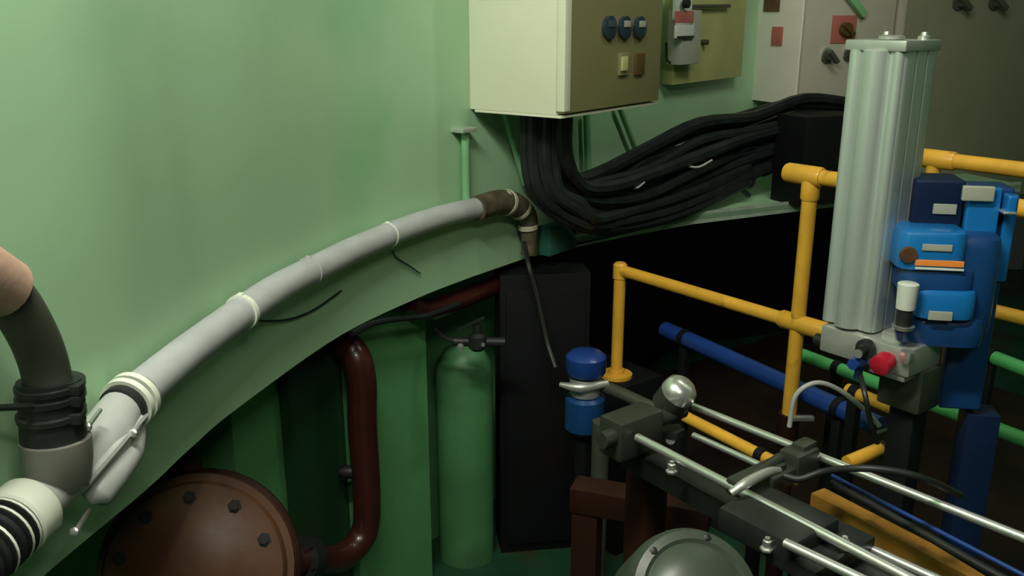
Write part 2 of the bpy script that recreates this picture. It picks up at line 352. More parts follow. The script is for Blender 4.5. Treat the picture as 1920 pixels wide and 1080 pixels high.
for o in (-.016, .004):
    b = B(); b.lathe(p+d*o, d, [(-.006, .036), (-.006, .047), (.006, .047), (.006, .036)], 28); obj('coupling_ring', b, 'white_plastic', t)
b = B(); b.lathe(p+d*(-.006), d, [(-.03, .04), (.024, .041)], 24); obj('seal', b, 'black_rubber', t)
d = (onwall(95, 915, .062)-onwall(30, 975, .066)).normalized(); p = onwall(40, 968, .066)
b = B(); b.lathe(p, d, [(-.022, .046), (-.018, .050), (.02, .050), (.028, .044), (.032, .036)], 30); obj('end_collar', b, 'white_plastic', t)
b = B()
for k in range(7): b.lathe(p-d*(.028+.016*k), d, [(-.007, .042), (-.004, .048), (.004, .048), (.007, .042)], 26)
b.lathe(p-d*.09, d, [(-.07, .042), (.06, .042)], 24); obj('threaded_end', b, 'black_rubber', t)
for k in (0, 1, 3):
    b = B(); b.lathe(p-d*(.028+.016*k), d, [(-.002, .0487), (.002, .0487)], 26); obj('thread_ring', b, 'white_plastic', t)
for x, y in ((252, 812), (142, 996), (165, 800)):
    q = onwall(x, y, .105); b = B(); b.lathe(q, (0, -1, .4), [(0, .007), (.006, .007), (.008, .004)], 8)
    b.tube([q, q+V((-.008, .06, 0))], .004, 6); obj('screw', b, 'chrome', t)
t = thing('dark_hose', tuple(at(100, 830, 1.27)), 'thick dark olive hose curving down to the pale fitting', 'hose')
b = B(); b.tube([onwall(-110, 470, .075), onwall(-40, 510, .075), onwall(20, 560, .075), onwall(58, 620, .073), onwall(82, 680, .07), onwall(94, 740, .07)], [.033]*6, 20, smooth=6); obj('hose', b, 'dark_hose', t)
d = Z
b = B(); b.tube([onwall(92, 712, .07), onwall(97, 770, .07), onwall(102, 830, .07)], [.044, .044, .046], 24); obj('cuff', b, 'black_rubber', t)
for y in (722, 742, 775):
    q = onwall(94+(y-720)*.05, y, .07); b = B(); b.lathe(q, Z, [(-.006, .044), (-.004, .048), (.004, .048), (.006, .044)], 24); b.box(q+V((.044, -.015, 0)), (1, 0, 0), (0, 1, 0), Z, .02, .02, .016, .003); obj('hose_clamp', b, 'dark_steel', t)
b = B(); b.tube([onwall(104, 822, .075), onwall(108, 860, .075), onwall(116, 895, .07)], [.049, .049, .042], 24); obj('lower_collar', b, 'collar_grey', t)
q = onwall(-10, 765, .07); b = B(); b.tube([q, onwall(60, 762, .08)], .005, 8); obj('clamp_bolt', b, 'dark_steel', t)
e0 = onwall(8, 540, .078); e1 = onwall(-150, 455, .08); n = (e1-e0)
b = B(); b.tube([e0, e0+n*.35, e0+n], [.041, .044, .046], 22); obj('hose_sleeve', b, 'pink_sleeve', label='pale pink sleeve around the dark hose at the left picture edge', cat='sleeve')

# ------------------------------------------------------------ vertical conduit near the first cabinet
t = thing('wall_conduit', tuple(onwall(868, 400, 0)), 'slim green vertical conduit on the wall left of the cream cabinet', 'conduit')
b = B(); b.tube([onwall(872, 246, .022), V((onwall(872, 246, .022).x, onwall(872, 246, .022).y, onwall(872, 390, .02).z))], .014, 12); obj('conduit', b, 'green_detail', t)
q = onwall(868, 243, .022); b = B(); b.box(q, U1, az(-53), Z, .07, .06, .014, .003); obj('bracket', b, 'bare_edge', t)

# ------------------------------------------------------------ cream control cabinet
NU = az(-53)
A0 = flat(P0); DEP = .335
near = A0-NU*DEP; zb = zfor(near.y, 217)
t = thing('control_cabinet', (near.x, near.y, zb), 'cream steel control cabinet with three meters, mounted high on the green wall', 'cabinet')
HC = .95; WC = .60
b = B(); obox_corner(b, near+U1*.0+Z*zb, U1, NU, WC, HC, DEP, .004); obj('body', b, 'cream', t)
b = B(); obox_corner(b, near-NU*.028+U1*.004+Z*(zb+.006), U1, NU, WC-.008, HC-.012, .026, .004); dr = obj('door', b, 'cream_shaded', t, label='cream door coloured as in shade')
b = B(); obox_corner(b, near-NU*.031-U1*.001+Z*(zb+.012), U1, NU, .035, HC-.02, .03, .004); obj('door_hinge_edge', b, 'cream', t)
b = B(); obox_corner(b, near-NU*.02+U1*.0+Z*(zb-.008), U1, NU, WC, .008, DEP, .002); obj('bottom_lip', b, 'cream', t)
def doorpt(px, py):
    n = NU; p0 = near-NU*.0285; r = ray(px, py); o = V((0, 0, CZ)); k = (p0-o).dot(n)/r.dot(n); return o+r*k
for i, x in enumerate((1140, 1169, 1197)):
    q = doorpt(x, 52)
    b = B(); b.lathe(q, -NU, [(-.002, .036), (.012, .036), (.014, .032)], 24); m = obj('meter', b, 'meter_dark', dr)
    b = B(); b.box(q-NU*.0155+Z*.012, U1, NU, Z, .04, .003, .02, .001); obj('meter_face', b, 'glass_dark' if i == 0 else 'grey_label', dr)
for x, mm in ((1168, 'orange'), (1197, 'button_brown')):
    q = doorpt(x, 120); b = B(); b.box(q, U1, NU, Z, .06, .018, .07, .003)
    obj('button_plate', b, 'cream_shaded' if mm == 'orange' else mm, dr)
q = doorpt(1165, 119); b = B(); b.box(q-NU*.012, U1, NU, Z, .035, .008, .045, .002); obj('button', b, 'board_yellow', dr)

# vertical conduits beneath the cabinet
for x, y0, x1, y1, Yd, r, lab in ((1100, 222, 1103, 330, 3.35, .014, 'green vertical conduit below the cream cabinet door'), (1160, 205, 1196, 290, 3.48, .012, 'slanting dark green conduit below the right half of the cream cabinet'), (945, 215, 985, 345, 3.1, .012, 'slanting green conduit below the left half of the cream cabinet')):
    a_ = onwall(x, y0-8, .03); c_ = onwall(x1, y1, .03)
    b = B(); b.tube([a_, c_], r, 10); obj('cable_conduit', b, 'green_detail', label=lab, cat='conduit')

# ------------------------------------------------------------ yellow board with breaker and tag
def wallpt(px, py, off=0): return onwall(px, py, off)
a_ = wallpt(1240, 152); c_ = wallpt(1368, 148)
zb2 = (a_.z+c_.z)/2; WB = (flat(c_)-flat(a_)).length
t = thing('mounting_board', (a_.x, a_.y, zb2), 'yellow green mounting board on the wall between the cream and pale cabinets', 'board')
b = B(); obox_corner(b, flat(a_)+Z*zb2-NU*.06, U1, NU, WB, .85, .06, .003); obj('board', b, 'board_yellow', t)
def bp(px, py, off=.062):
    p0 = flat(a_)-NU*off; r = ray(px, py); o = V((0, 0, CZ)); return o+r*((p0-o).dot(NU)/r.dot(NU))
q = bp(1283, 70, .09); b = B(); b.box(q, U1, NU, Z, .17, .07, .22, .006); br = obj('breaker_box', b, 'grey_label', t)
b = B(); b.box(bp(1283, 34, .13), U1, NU, Z, .16, .006, .055, .001); obj('red_label', b, 'red_faded', br, label='faded red label')
b = B(); b.box(bp(1283, 57, .13), U1, NU, Z, .17, .006, .06, .001); obj('white_label', b, 'white_label', br, label='white label')
b = B(); b.box(bp(1284, 70, .13), U1, NU, Z, .15, .01, .012, .001); obj('slot', b, 'black_rubber', br)
b = B(); b.box(bp(1280, 4, .10), U1, NU, Z, .12, .03, .14, .003); obj('upper_box', b, 'white_label', t)
b = B(); b.lathe(bp(1283, 6, .13), -NU, [(0, .02), (.02, .02), (.024, .012)], 14); obj('knob', b, 'black_rubber', t)
b = B(); b.tube([bp(1300, 12, .08), bp(1368, 11, .08)], .008, 8); obj('rail', b, 'dark_hose', t)
b = B(); b.lathe(bp(1316, 79, .06), -NU, [(0, .012), (.03, .012)], 10); b.lathe(bp(1254, 110, .06), -NU, [(0, .01), (.03, .01)], 10); obj('hook', b, 'dark_hose', t)
b = B(); b.tube([bp(1249, 80, .075), bp(1250, 112, .075), bp(1256, 118, .075)], .006, 6); obj('lead', b, 'black_rubber', t)

# ------------------------------------------------------------ pale cabinet and tall olive panel
V2 = az(-23); D2 = .32
c2 = flat(at(1490, 198, 4.5)); z2 = at(1490, 198, 4.5).z
far2 = c2+V2*D2
t = thing('pale_cabinet', (c2.x, c2.y, z2), 'pale grey switch cabinet with knobs and red sticker, behind the aluminium column', 'cabinet')
b = B(); obox_corner(b, c2+Z*z2, U2, V2, .56, 1.0, D2+.08, .005); obj('body', b, 'panel_pale', t)
b = B(); obox_corner(b, c2+Z*(z2+.008)-V2*.022+U2*.004, U2, V2, .552, .98, .02, .004); dr = obj('door', b, 'panel_grey', t)
def cp(px, py, off=.024):
    p0 = c2-V2*off; r = ray(px, py); o = V((0, 0, CZ)); return o+r*((p0-o).dot(V2)/r.dot(V2))
def sp(px, py, off=.004):
    p0 = c2-U2*off; r = ray(px, py); o = V((0, 0, CZ)); return o+r*((p0-o).dot(U2)/r.dot(U2))
b = B(); b.box(sp(1457, 68), U2, V2, Z, .006, .08, .09, .001); obj('red_sticker', b, 'red_faded', t, label='small red sticker')
b = B(); b.box(sp(1447, 8), U2, V2, Z, .006, .12, .07, .001); obj('orange_sticker', b, 'rust_red', t, label='faded orange sticker')
for x, y in ((1549, 106), (1590, 102)):
    q = cp(x, y); b = B(); b.lathe(q, -V2, [(0, .032), (.012, .032), (.014, .02), (.05, .018)], 18); b.box(q-V2*.05, U2*.7+Z*.7, V2, Z*.7-U2*.7, .02, .03, .075, .003); obj('switch_knob', b, 'dark_hose', dr)
    b = B(); b.lathe(q+Z*.008, -V2, [(0, .036), (.007, .036)], 18); obj('knob_ring', b, 'chrome', dr)
q = cp(1582, 55); b = B(); b.box(q, U2, V2, Z, .15, .006, .13, .001); obj('switch_plate', b, 'red_faded', dr, label='faded red switch plate')
b = B(); b.lathe(q-V2*.004, -V2, [(0, .034), (.03, .03)], 18); b.box(q-V2*.035, U2*.8-Z*.6, V2, Z*.8+U2*.6, .09, .02, .02, .003); obj('switch_knob', b, 'button_brown', dr)
q = cp(1597, 6); b = B(); b.box(q-V2*.02, U2*.75-Z*.65, V2, Z*.75+U2*.65, .17, .03, .035, .006); obj('handle', b, 'green_detail', dr)
c3 = c2+U2*.60+V2*.02; z3 = zfor(c3.y+.2, 385)
t = thing('tall_panel', (c3.x, c3.y, z3), 'large olive grey switch panel at the right, behind the yellow top rail', 'cabinet')
b = B(); obox_corner(b, c3+Z*z3, U2, V2, 1.25, 2.2-z3+.9, .42, .005); obj('body', b, 'panel_olive', t)
b = B(); obox_corner(b, c3+Z*(z3+.02)-V2*.02+U2*.05, U2, V2, 1.16, 2.2-z3+.86, .02, .004); dr = obj('door', b, 'panel_olive', t)
b = B(); obox_corner(b, c3+Z*z3-V2*.024, U2, V2, .045, 2.2-z3+.9, .03, .003); obj('pale_edge', b, 'panel_grey', t, label='paler vertical edge strip')
def tp(px, py, off=.022):
    p0 = c3-V2*off; r = ray(px, py); o = V((0, 0, CZ)); return o+r*((p0-o).dot(V2)/r.dot(V2))
for x in (1795, 1862):
    q = tp(x, 6); b = B(); b.lathe(q, -V2, [(0, .035), (.012, .035), (.014, .022), (.05, .02)], 18); b.box(q-V2*.05, U2*.8-Z*.6, V2, Z*.8+U2*.6, .10, .03, .028, .004); obj('switch_knob', b, 'dark_hose', dr)

k0 = flat(at(1505, 300, 4.05)); b = B(); obox_corner(b, k0+Z*(ZE+.02), U2, V2, .34, z2-ZE-.03, .2, .004)
obj('cable_trunk', b, 'dark_wall', label='near black cable trunk standing on the shelf under the pale cabinet', cat='cable trunk')
# ------------------------------------------------------------ black cable bundle
def jit(k): return V((random.uniform(-k, k), random.uniform(-k, k), random.uniform(-k, k)))
G1 = 'black cables bundled on the shelf'
base = [(1035, 205, 2.98), (1035, 290, 3.0), (1062, 355, 3.12), (1125, 370, 3.33), (1210, 335, 3.62), (1300, 298, 3.9), (1400, 268, 4.2), (1500, 245, 4.42), (1600, 240, 4.62)]
for k in range(21):
    a_ = 2*math.pi*k/21; rr = (.05, .10, .08)[k % 3]; oz = math.sin(a_)*rr*1.0; on = math.cos(a_)*rr*.6
    pts = []
    for i, (x, y, Yd) in enumerate(base):
        sp_ = 1 if i > 2 else .42
        q = at(x, y, Yd)+Z*(oz*sp_*(1.45 if i > 3 else 1) if i > 1 else 0)+V((1, 0, 0))*(math.cos(a_)*rr*.45 if i <= 2 else 0)+V((.5, -.75, 0))*(on if i > 2 else math.sin(a_)*rr*.3)
        pts.append(q+jit(.006 if i < 3 else .02))
    b = B(); b.tube(pts, random.choice((.014, .018, .022, .027)), 8, smooth=4)
    obj('power_cable', b, 'black_cable', label='one of the thick black cables massed together on the shelf below the cabinets', cat='cable', group=G1)
# second stem from cabinet crossing down-right over the shelf
G2 = 'black cables falling to the shelf edge'
for k in range(5):
    o = V((.022*(k-2), -.012*(k % 2), .0))
    pts = [at(1012, 210, 2.96)+o, at(1012, 300, 2.97)+o, at(1026, 360, 2.97)+o+jit(.006), at(1062, 402, 3.02)+o+jit(.01)+Z*.01*k, at(1110, 432, 3.1)+Z*(.012*k)+jit(.01), at(1180, 424, 3.44)+Z*.014*k+jit(.01), at(1280, 400, 3.78)+Z*.02*k+jit(.01), at(1400, 345, 4.15)+Z*.02*k]
    b = B(); b.tube(pts, .02+.003*(k % 3), 9, smooth=5)
    obj('power_cable', b, 'black_cable', label='one of the black cables dropping from the cream cabinet to the shelf front', cat='cable', group=G2)
G3 = 'cable offcuts in the tangle'
for k in range(9):
    x = 1130+k*34; y = 385-k*12; Yd = 3.3+k*.11
    pts = [at(x+random.uniform(-30, 0)+j*26, y+random.uniform(-35, 30)+abs(j-2)*8, Yd+j*.09-.05) for j in range(5)]
    b = B(); b.tube(pts, random.choice((.009, .012)), 7, smooth=5)
    obj('thin_cable', b, 'black_cable', label='one of the thinner black cables looping over the bundle on the shelf', cat='cable', group=G3)
for x, y, x1, y1, Yd, lab in ((1285, 311, 1335, 300, 3.74, 'pale cable tie glinting on the black bundle, right of centre'), (1180, 350, 1208, 342, 3.42, 'pale cable tie on the black bundle nearest the cream cabinet')):
    b = B(); b.tube([at(x, y, Yd), at((x+x1)/2, y+2, Yd), at(x1, y1, Yd+.03)], .0045, 6, smooth=3); obj('cable_tie', b, 'grey_plastic', label=lab, cat='cable tie')
q = onz(1175, 398, ZE+.018); 
# dark teal box on the shelf left end
q = onwall(1040, 440, .06); b = B(); b.box(V((q.x+.01, q.y-.02, ZE+.075)), U1, NU, Z, .17, .05, .11, .006); obj('junction_box', b, 'blue_dark', label='small dark teal box on the left end of the cable shelf', cat='box')
MT['teal'] = mat('teal', (.02, .10, .075), .4); bpy.data.objects['junction_box'].data.materials[0] = MT['teal']

# ------------------------------------------------------------ yellow railings
ZT = 1.56
def tee(b, p, d, r=.03, L=.045): b.tube([p-d*L, p-d*(L-.006), p+d*(L-.006), p+d*L], [r*.9, r, r, r*.9], 16)
p1 = onz(1522, 330, ZT); ZM = zfor(p1.y, 606)
t = thing('yellow_railing', (p1.x, p1.y, 0), 'yellow tube railing left of the aluminium column, with a far post', 'railing')
def alongW(p, s, z): return V((p.x, p.y, z))+WD*s
Lf = 0
pB = onz(1155, 508, ZM); sB = (flat(pB)-flat(p1)).dot(WD)
b = B(); b.tube([alongW(p1, .07, ZT), alongW(p1, -.60, ZT)], .022, 18); obj('top_rail', b, 'yellow_paint', t)
b = B(); b.tube([alongW(p1, sB, ZM), alongW(p1, -.14, ZM)], .021, 18); obj('middle_rail', b, 'yellow_paint', t)
b = B(); zz = at(1487, 775, p1.y).z; b.tube([V((p1.x, p1.y, zz-.06)), V((p1.x, p1.y, ZT))], .022, 18); obj('post', b, 'yellow_paint', t)
pb = alongW(p1, sB, 0); zpl = zfor(pb.y, 705); b = B(); b.tube([pb+Z*zpl, pb+Z*ZM], .022, 18); b.lathe(pb+Z*ZM, Z, [(-.03, .026), (.02, .026), (.028, .018)], 18); obj('post', b, 'yellow_paint', t)
b = B(); tee(b, alongW(p1, .025, ZT), WD, .029, .06); tee(b, V((p1.x, p1.y, ZT-.04)), Z, .027, .03); obj('corner_joint', b, 'yellow_paint', t)
b = B(); tee(b, alongW(p1, -.03, ZM), WD, .028, .09); obj('cross_joint', b, 'yellow_paint', t)
for q in (pb,):
    b = B(); b.lathe((q.x, q.y, zpl), Z, [(0, .06), (.012, .06), (.014, .03), (.03, .028)], 20); obj('foot_flange', b, 'yellow_paint', t)
b = B(); b.box((pb.x, pb.y+.06, zpl/2), WD, WN, Z, .30, .22, zpl, .005)
obj('filler', b, 'dark_wall', label='added near black plinth under the far yellow post, behind the blue valve', cat='filler')  # added dark block, stands in for the darkness below the far post
p2 = onz(1752, 298, ZT)
t = thing('yellow_railing', (p2.x, p2.y, 0), 'yellow tube railing at the right edge, above and behind the blue drive unit', 'railing')
b = B(); b.tube([alongW(p2, .05, ZT), alongW(p2, -.9, ZT)], .024, 18); obj('top_rail', b, 'yellow_paint', t)
lo, hi = .6, 1.5
for _ in range(40):
    zm2 = (lo+hi)/2
    if onz(1900, 592, zm2).dot(WN) > p2.dot(WN): lo = zm2
    else: hi = zm2
b = B(); b.tube([alongW(p2, .05, zm2), alongW(p2, -.9, zm2)], .022, 18); obj('middle_rail', b, 'yellow_paint', t)
for s in (0, -.85):
    b = B(); q = alongW(p2, s, 0); b.tube([q, q+Z*ZT], .022, 18); b.lathe(q, Z, [(0, .06), (.012, .06), (.014, .03)], 18); obj('post', b, 'yellow_paint', t)
b = B(); tee(b, alongW(p2, .0, ZT), WD, .030, .07); obj('corner_joint', b, 'yellow_paint', t)

# ------------------------------------------------------------ pipes behind the machine
def wpipe(a, c, z, r, m, name, label, ext0=0, ext1=0, stand=True):
    A = onz(*a, z); C = onz(*c, z); mid = (A+C)/2; L = (C-A).length; d = (A-C).normalized()
    t = thing(name, (mid.x, mid.y, 0), label, 'pipe')
    P, Q = A+d*ext0, C-d*ext1
    b = B(); b.tube([P, Q], r, 18); obj('pipe', b, m, t)
    for f in (.12, .85):
        s = P.lerp(Q, f); b = B(); b.box((s.x, s.y, (z-r)/2), WD, WN, Z, .03, .03, z-r, .002); b.lathe(s, d, [(-.012, r+.004), (.012, r+.004)], 18); obj('pipe_stand', b, 'dark_wall', t)
    return t
wpipe((1570, 690), (1914, 822), .90, .021, 'green_pipe', 'green_pipe', 'bright green pipe passing below the aluminium column and blue unit', .15, .5)
wpipe((1868, 672), (1914, 690), .98, .022, 'green_pipe', 'green_pipe', 'short view of a higher green pipe at the right edge behind the blue unit', .1, .5)
wpipe((1330, 655), (1650, 800), .86, .03, 'blue_pipe', 'blue_pipe', 'dark blue pipe running behind the left yellow post', .25, .0)
wpipe((1600, 735), (1722, 786), 1.0, .018, 'yellow_paint', 'yellow_pipe', 'short yellow pipe below the green pipe and red knob', .02, .0)
wpipe((1300, 789), (1462, 872), .88, .017, 'yellow_paint', 'yellow_pipe', 'yellow pipe between the upper steel rods left of the clamp', .1, .0)

# ------------------------------------------------------------ aluminium column and its manifold
Yc = 1.86
pcn = flat(at(1699, 100, Yc)); zt = at(1692, 75, Yc).z; ztb = zfor(Yc, 634)
S = .130
def cc(a, c, z): return pcn+WD*a+WN*c+Z*z      # near corner at (0,0); WD away-left, WN away-right
t = thing('aluminium_column', tuple(cc(S/2, S/2, ztb)), 'tall ribbed aluminium column with end plates in front of the yellow rails', 'column')
b = B()
prof = []
def rc(cx, cy, r, a0, a1, n=5): return [(cx+r*math.cos(math.radians(a0+(a1-a0)*i/n)), cy+r*math.sin(math.radians(a0+(a1-a0)*i/n))) for i in range(n+1)]
g = S
prof = rc(.014, .014, .014, 180, 270)+[(g*.30, 0), (g*.30, .006), (g*.36, .006), (g*.36, 0), (g*.62, 0), (g*.62, .006), (g*.68, .006), (g*.68, 0)]+rc(g-.014, .014, .014, 270, 360)+\
    [(g, g*.3), (g-.006, g*.3), (g-.006, g*.36), (g, g*.36), (g, g*.62), (g-.006, g*.62), (g-.006, g*.68), (g, g*.68)]+rc(g-.014, g-.014, .014, 0, 90)+rc(.014, g-.014, .014, 90, 180)+\
    [(0, g*.68), (.006, g*.68), (.006, g*.62), (0, g*.62), (0, g*.36), (.006, g*.36), (.006, g*.3), (0, g*.3)]
b.prism([cc(x, y, 0) for x, y in prof], ztb+.01, zt-.02); obj('profile', b, 'aluminium', t)
# round barrel lobes on the visible face
b = B()
for a_, r in ((S*.84, .016), (S*.48, .030), (S*.12, .012)): b.tube([cc(a_, .006, ztb+.012), cc(a_, .006, zt-.022)], r, 20)
obj('barrel_lobes', b, 'aluminium', t)
b = B(); b.box(cc(S/2, S/2-.004, zt-.012), WD, WN, Z, S+.006, S+.008, .022, .004); obj('top_plate', b, 'cast_alu', t)
for a_, c_ in ((.02, .10), (.11, .11)):
    b = B(); b.lathe(cc(a_, c_, zt-.002), Z, [(0, .013), (.008, .013), (.010, .008), (.016, .007)], 14); obj('tie_rod_nut', b, 'chrome', t)
b = B(); b.lathe(cc(.055, .035, zt), Z, [(0, .026), (.006, .026), (.008, .02)], 18); obj('port_cap', b, 'cast_alu', t)
t2 = thing('manifold_block', tuple(cc(.09, .05, ztb-.06)), 'cast aluminium manifold block under the column, carrying the red knob', 'manifold')
b = B(); b.box(cc(.005, S/2-.02, ztb-.026), WD, WN, Z, .215, S+.0, .062, .006); obj('block', b, 'cast_alu', t2)
b = B(); b.box(cc(-.05, S/2-.05, ztb-.058), WD, WN, Z, .085, .06, .028, .005); b.box(cc(-.04, S/2-.03, ztb+.01), WD, WN, Z, .05, .05, .02, .004); obj('foot', b, 'cast_alu', t2)
yf = -.035
kz = ztb-.052
def kn(px, py):   # pixel on the manifold's front face
    p0 = cc(0, -.026, 0); r = ray(px, py); o = V((0, 0, CZ)); return o+r*((p0-o).dot(WN)/r.dot(WN))
q = kn(1668, 672); b = B(); b.lathe(q, -WN-Z*.2, [(0, .015), (.012, .016), (.014, .022), (.04, .022), (.043, .015)], 20); obj('red_knob', b, 'red', t2, label='dark red knob')
q = kn(1626, 652); b = B(); b.lathe(q, -WN, [(0, .021), (.012, .021), (.014, .013), (.03, .011)], 20); obj('plug', b, 'dark_steel', t2)
b = B(); b.lathe(q-Z*.006, -WN, [(.03, .008), (.034, .010)], 12); obj('plug_face', b, 'chrome', t2)
q = kn(1612, 678); b = B(); b.lathe(q+WN*.01, -WN, [(0, .014), (.02, .015), (.04, .012)], 18); b.tube([q+WN*.0, q-Z*.04], .009, 12); obj('blue_fitting', b, 'blue_pipe', t2, label='blue hose fitting')
q = kn(1700, 672)
b = B(); b.lathe(q, Z, [(-.01, .01), (.0, .014), (.016, .014)], 8); obj('bolt', b, 'chrome', t2)
b = B(); b.tube([cc(.10, .0, ztb-.04), cc(.135, .0, ztb-.04)], .014, 12); obj('side_plug', b, 'dark_steel', t2)
# support post below
t = thing('column_stand', tuple(cc(-.03, .05, 0)), 'dull grey brown stand carrying the manifold block from below', 'stand')
b = B(); b.box(cc(-.06, .075, ztb-.105), WD, WN, Z, .10, .09, .10, .008); obj('head', b, 'grey_steel', t)
b = B(); zz = ztb-.155; b.box(cc(-.06, .085, zz/2), WD, WN, Z, .06, .06, zz, .006); obj('pillar', b, 'dark_wall', t)
b = B(); b.box(cc(-.06, .085, .01), WD, WN, Z, .2, .2, .02, .003); obj('foot_plate', b, 'dark_wall', t)
# thin black hose from the blue fitting
b = B(); q = kn(1612, 700); b.tube([q, at(1622, 740, 1.78), at(1632, 790, 1.78), at(1645, 830, 1.8)], .006, 8, smooth=5); obj('air_hose', b, 'black_rubber', label='thin black hose hanging from the blue fitting of the manifold', cat='hose')

# ------------------------------------------------------------ blue drive unit
Yb = 1.80
R1 = V((math.cos(.16), math.sin(-.16)*-1*-1, 0)); R1 = az(100); RV = az(10)     # unit faces the camera, turned a little
def bu(px, py, off=0.0):
    """pixel on the unit's front plane pushed back by off"""
    p0 = V((at(1740, 540, Yb).x, Yb, 0))+RV*off; r = ray(px, py); o = V((0, 0, CZ)); return o+r*((p0-o).dot(RV)/r.dot(RV))
t = thing('blue_drive_unit', tuple(V((bu(1800, 760, .1).x, bu(1800, 760, .1).y, bu(1800, 760, .1).z))), 'blue motor drive unit with an orange striped label, right of the aluminium column', 'machine')
def bbox(name, x0, y0, x1, y1, off, dep, m, bev=.008, par=None, seg=3, lab=None):
    a_ = bu(x0, (y0+y1)/2, off); c_ = bu(x1, (y0+y1)/2, off); top = bu((x0+x1)/2, y0, off).z; bot = bu((x0+x1)/2, y1, off).z
    W_ = (flat(c_)-flat(a_)).length; mid = (flat(a_)+flat(c_))/2+RV*dep/2+Z*(top+bot)/2
    b = B(); b.box(mid, R1, RV, Z, W_, dep, top-bot, min(bev, W_*.45, dep*.45, (top-bot)*.45), seg); return obj(name, b, m, par or t, label=lab)
bbox('back_column', 1790, 352, 1872, 770, .10, .09, 'blue_dark', .006)
bbox('side_rail', 1876, 365, 1900, 530, .09, .06, 'blue_bright', .006)
bbox('column_cover', 1806, 352, 1868, 528, .075, .02, 'blue_bright', .004, lab='bright blue cover plate')
bbox('cover_cap', 1806, 350, 1866, 378, .062, .014, 'grey_label', .003, lab='pale grey cap strip')
bbox('motor_box', 1712, 338, 1806, 440, .09, .10, 'navy', .006, lab='dark navy motor box')
bbox('name_plate', 1750, 383, 1794, 402, .086, .005, 'grey_label', .001)
bbox('side_hook', 1890, 368, 1908, 400, .05, .04, 'blue_bright', .004)
bbox('hook_pin', 1882, 398, 1908, 403, .045, .04, 'chrome', .002)

def rhead(name, x0, x1, y0, y1, m, r0=.5, off=.0, dep=.15, lab=None, dome=.012):
    a_ = bu(x0, y1, off); c_ = bu(x1, y1, off); W_ = (flat(c_)-flat(a_)).length; top = bu((x0+x1)/2, y0, off).z; bot = bu((x0+x1)/2, y1, off).z
    mid = (flat(a_)+flat(c_))/2+RV*dep/2
    b = B(); n = 36
    def ringv(z, k):
        vs = []
        for i in range(n):
            q = 2*math.pi*i/n; cx, sx = math.cos(q), math.sin(q); e = .42
            vs.append(b.bm.verts.new(mid+R1*(math.copysign(abs(cx)**e, cx)*W_/2*k)+RV*(math.copysign(abs(sx)**e, sx)*dep/2*k)+Z*z))
        return vs
    rings = [ringv(bot, 1-dome*1.5), ringv(bot+dome*.7, 1), ringv(top-dome, 1), ringv(top-dome*.3, .96), ringv(top, .84)]
    for i in range(len(rings)-1):
        for k in range(n):
            f = b.bm.faces.new((rings[i][k], rings[i][(k+1) % n], rings[i+1][(k+1) % n], rings[i+1][k])); f.smooth = True
    b.bm.faces.new(rings[0][::-1]); b.bm.faces.new(rings[-1]); return obj(name, b, m, t, label=lab)
rhead('main_shell', 1700, 1862, 442, 640, 'blue_dark', off=.02, dep=.15, dome=.03)
rhead('head_cap', 1682, 1814, 436, 508, 'blue_bright', lab='bright blue rounded cap')
rhead('head_body', 1686, 1832, 506, 552, 'blue_dark', off=.004)
rhead('gear_housing', 1712, 1834, 548, 600, 'blue_bright', off=-.008, dep=.15)
rhead('lower_housing', 1698, 1850, 596, 652, 'blue_dark', off=.006, dep=.15, dome=.03)
bbox('stripe_label', 1716, 489, 1808, 500, -.003, .004, 'orange', .0005, lab='orange striped label')
bbox('stripe_label', 1716, 503, 1808, 507, -.003, .004, 'white_label', .0005, lab='white stripe under the orange label')
bbox('white_label', 1730, 459, 1786, 471, -.003, .004, 'grey_label', .0005, lab='pale label on the cap')
bbox('type_plate', 1741, 585, 1786, 601, -.012, .005, 'grey_label', .0005, lab='pale type plate')
q = bu(1704, 478, 0.0); b = B(); b.lathe(q+RV*.004, -RV, [(0, .018), (.008, .016)], 18); obj('red_cap', b, 'rust_red', t, label='dull red round cap')
q = bu(1696, 590, -.02); zt_ = bu(1696, 530, -.02).z
b = B(); b.lathe((q.x, q.y, zt_), Z, [(-.075, .008), (-.06, .012), (-.055, .019), (-.002, .021), (0, .018)], 20); obj('selector_knob', b, 'white_label', t, label='white cylindrical knob')
b = B(); b.tube([V((q.x, q.y, zt_-.055)), V((q.x, q.y, zt_-.095))], .016, 16); obj('knob_collar', b, 'dark_steel', t)
b = B(); b.lathe((q.x, q.y, zt_-.096), Z, [(-.004, .02), (.004, .023)], 20); obj('collar_ring', b, 'chrome', t)
b = B(); b.tube([V((q.x, q.y, zt_-.096)), V((q.x+.01, q.y+.01, zt_-.12))], .018, 16); b.tube([V((q.x, q.y, zt_-.09)), V((q.x+.05, q.y+.06, zt_-.09))], .012, 12); obj('knob_stem', b, 'blue_dark', t)
# legs of unit down to the floor
fb = bu(1838, 768, .14)
b = B(); b.box((fb.x, fb.y, fb.z/2), R1, RV, Z, .07, .07, fb.z, .004); obj('pedestal', b, 'navy', t)
b = B(); b.box((fb.x, fb.y, .012), R1, RV, Z, .22, .22, .024, .004); obj('foot_plate', b, 'navy', t)

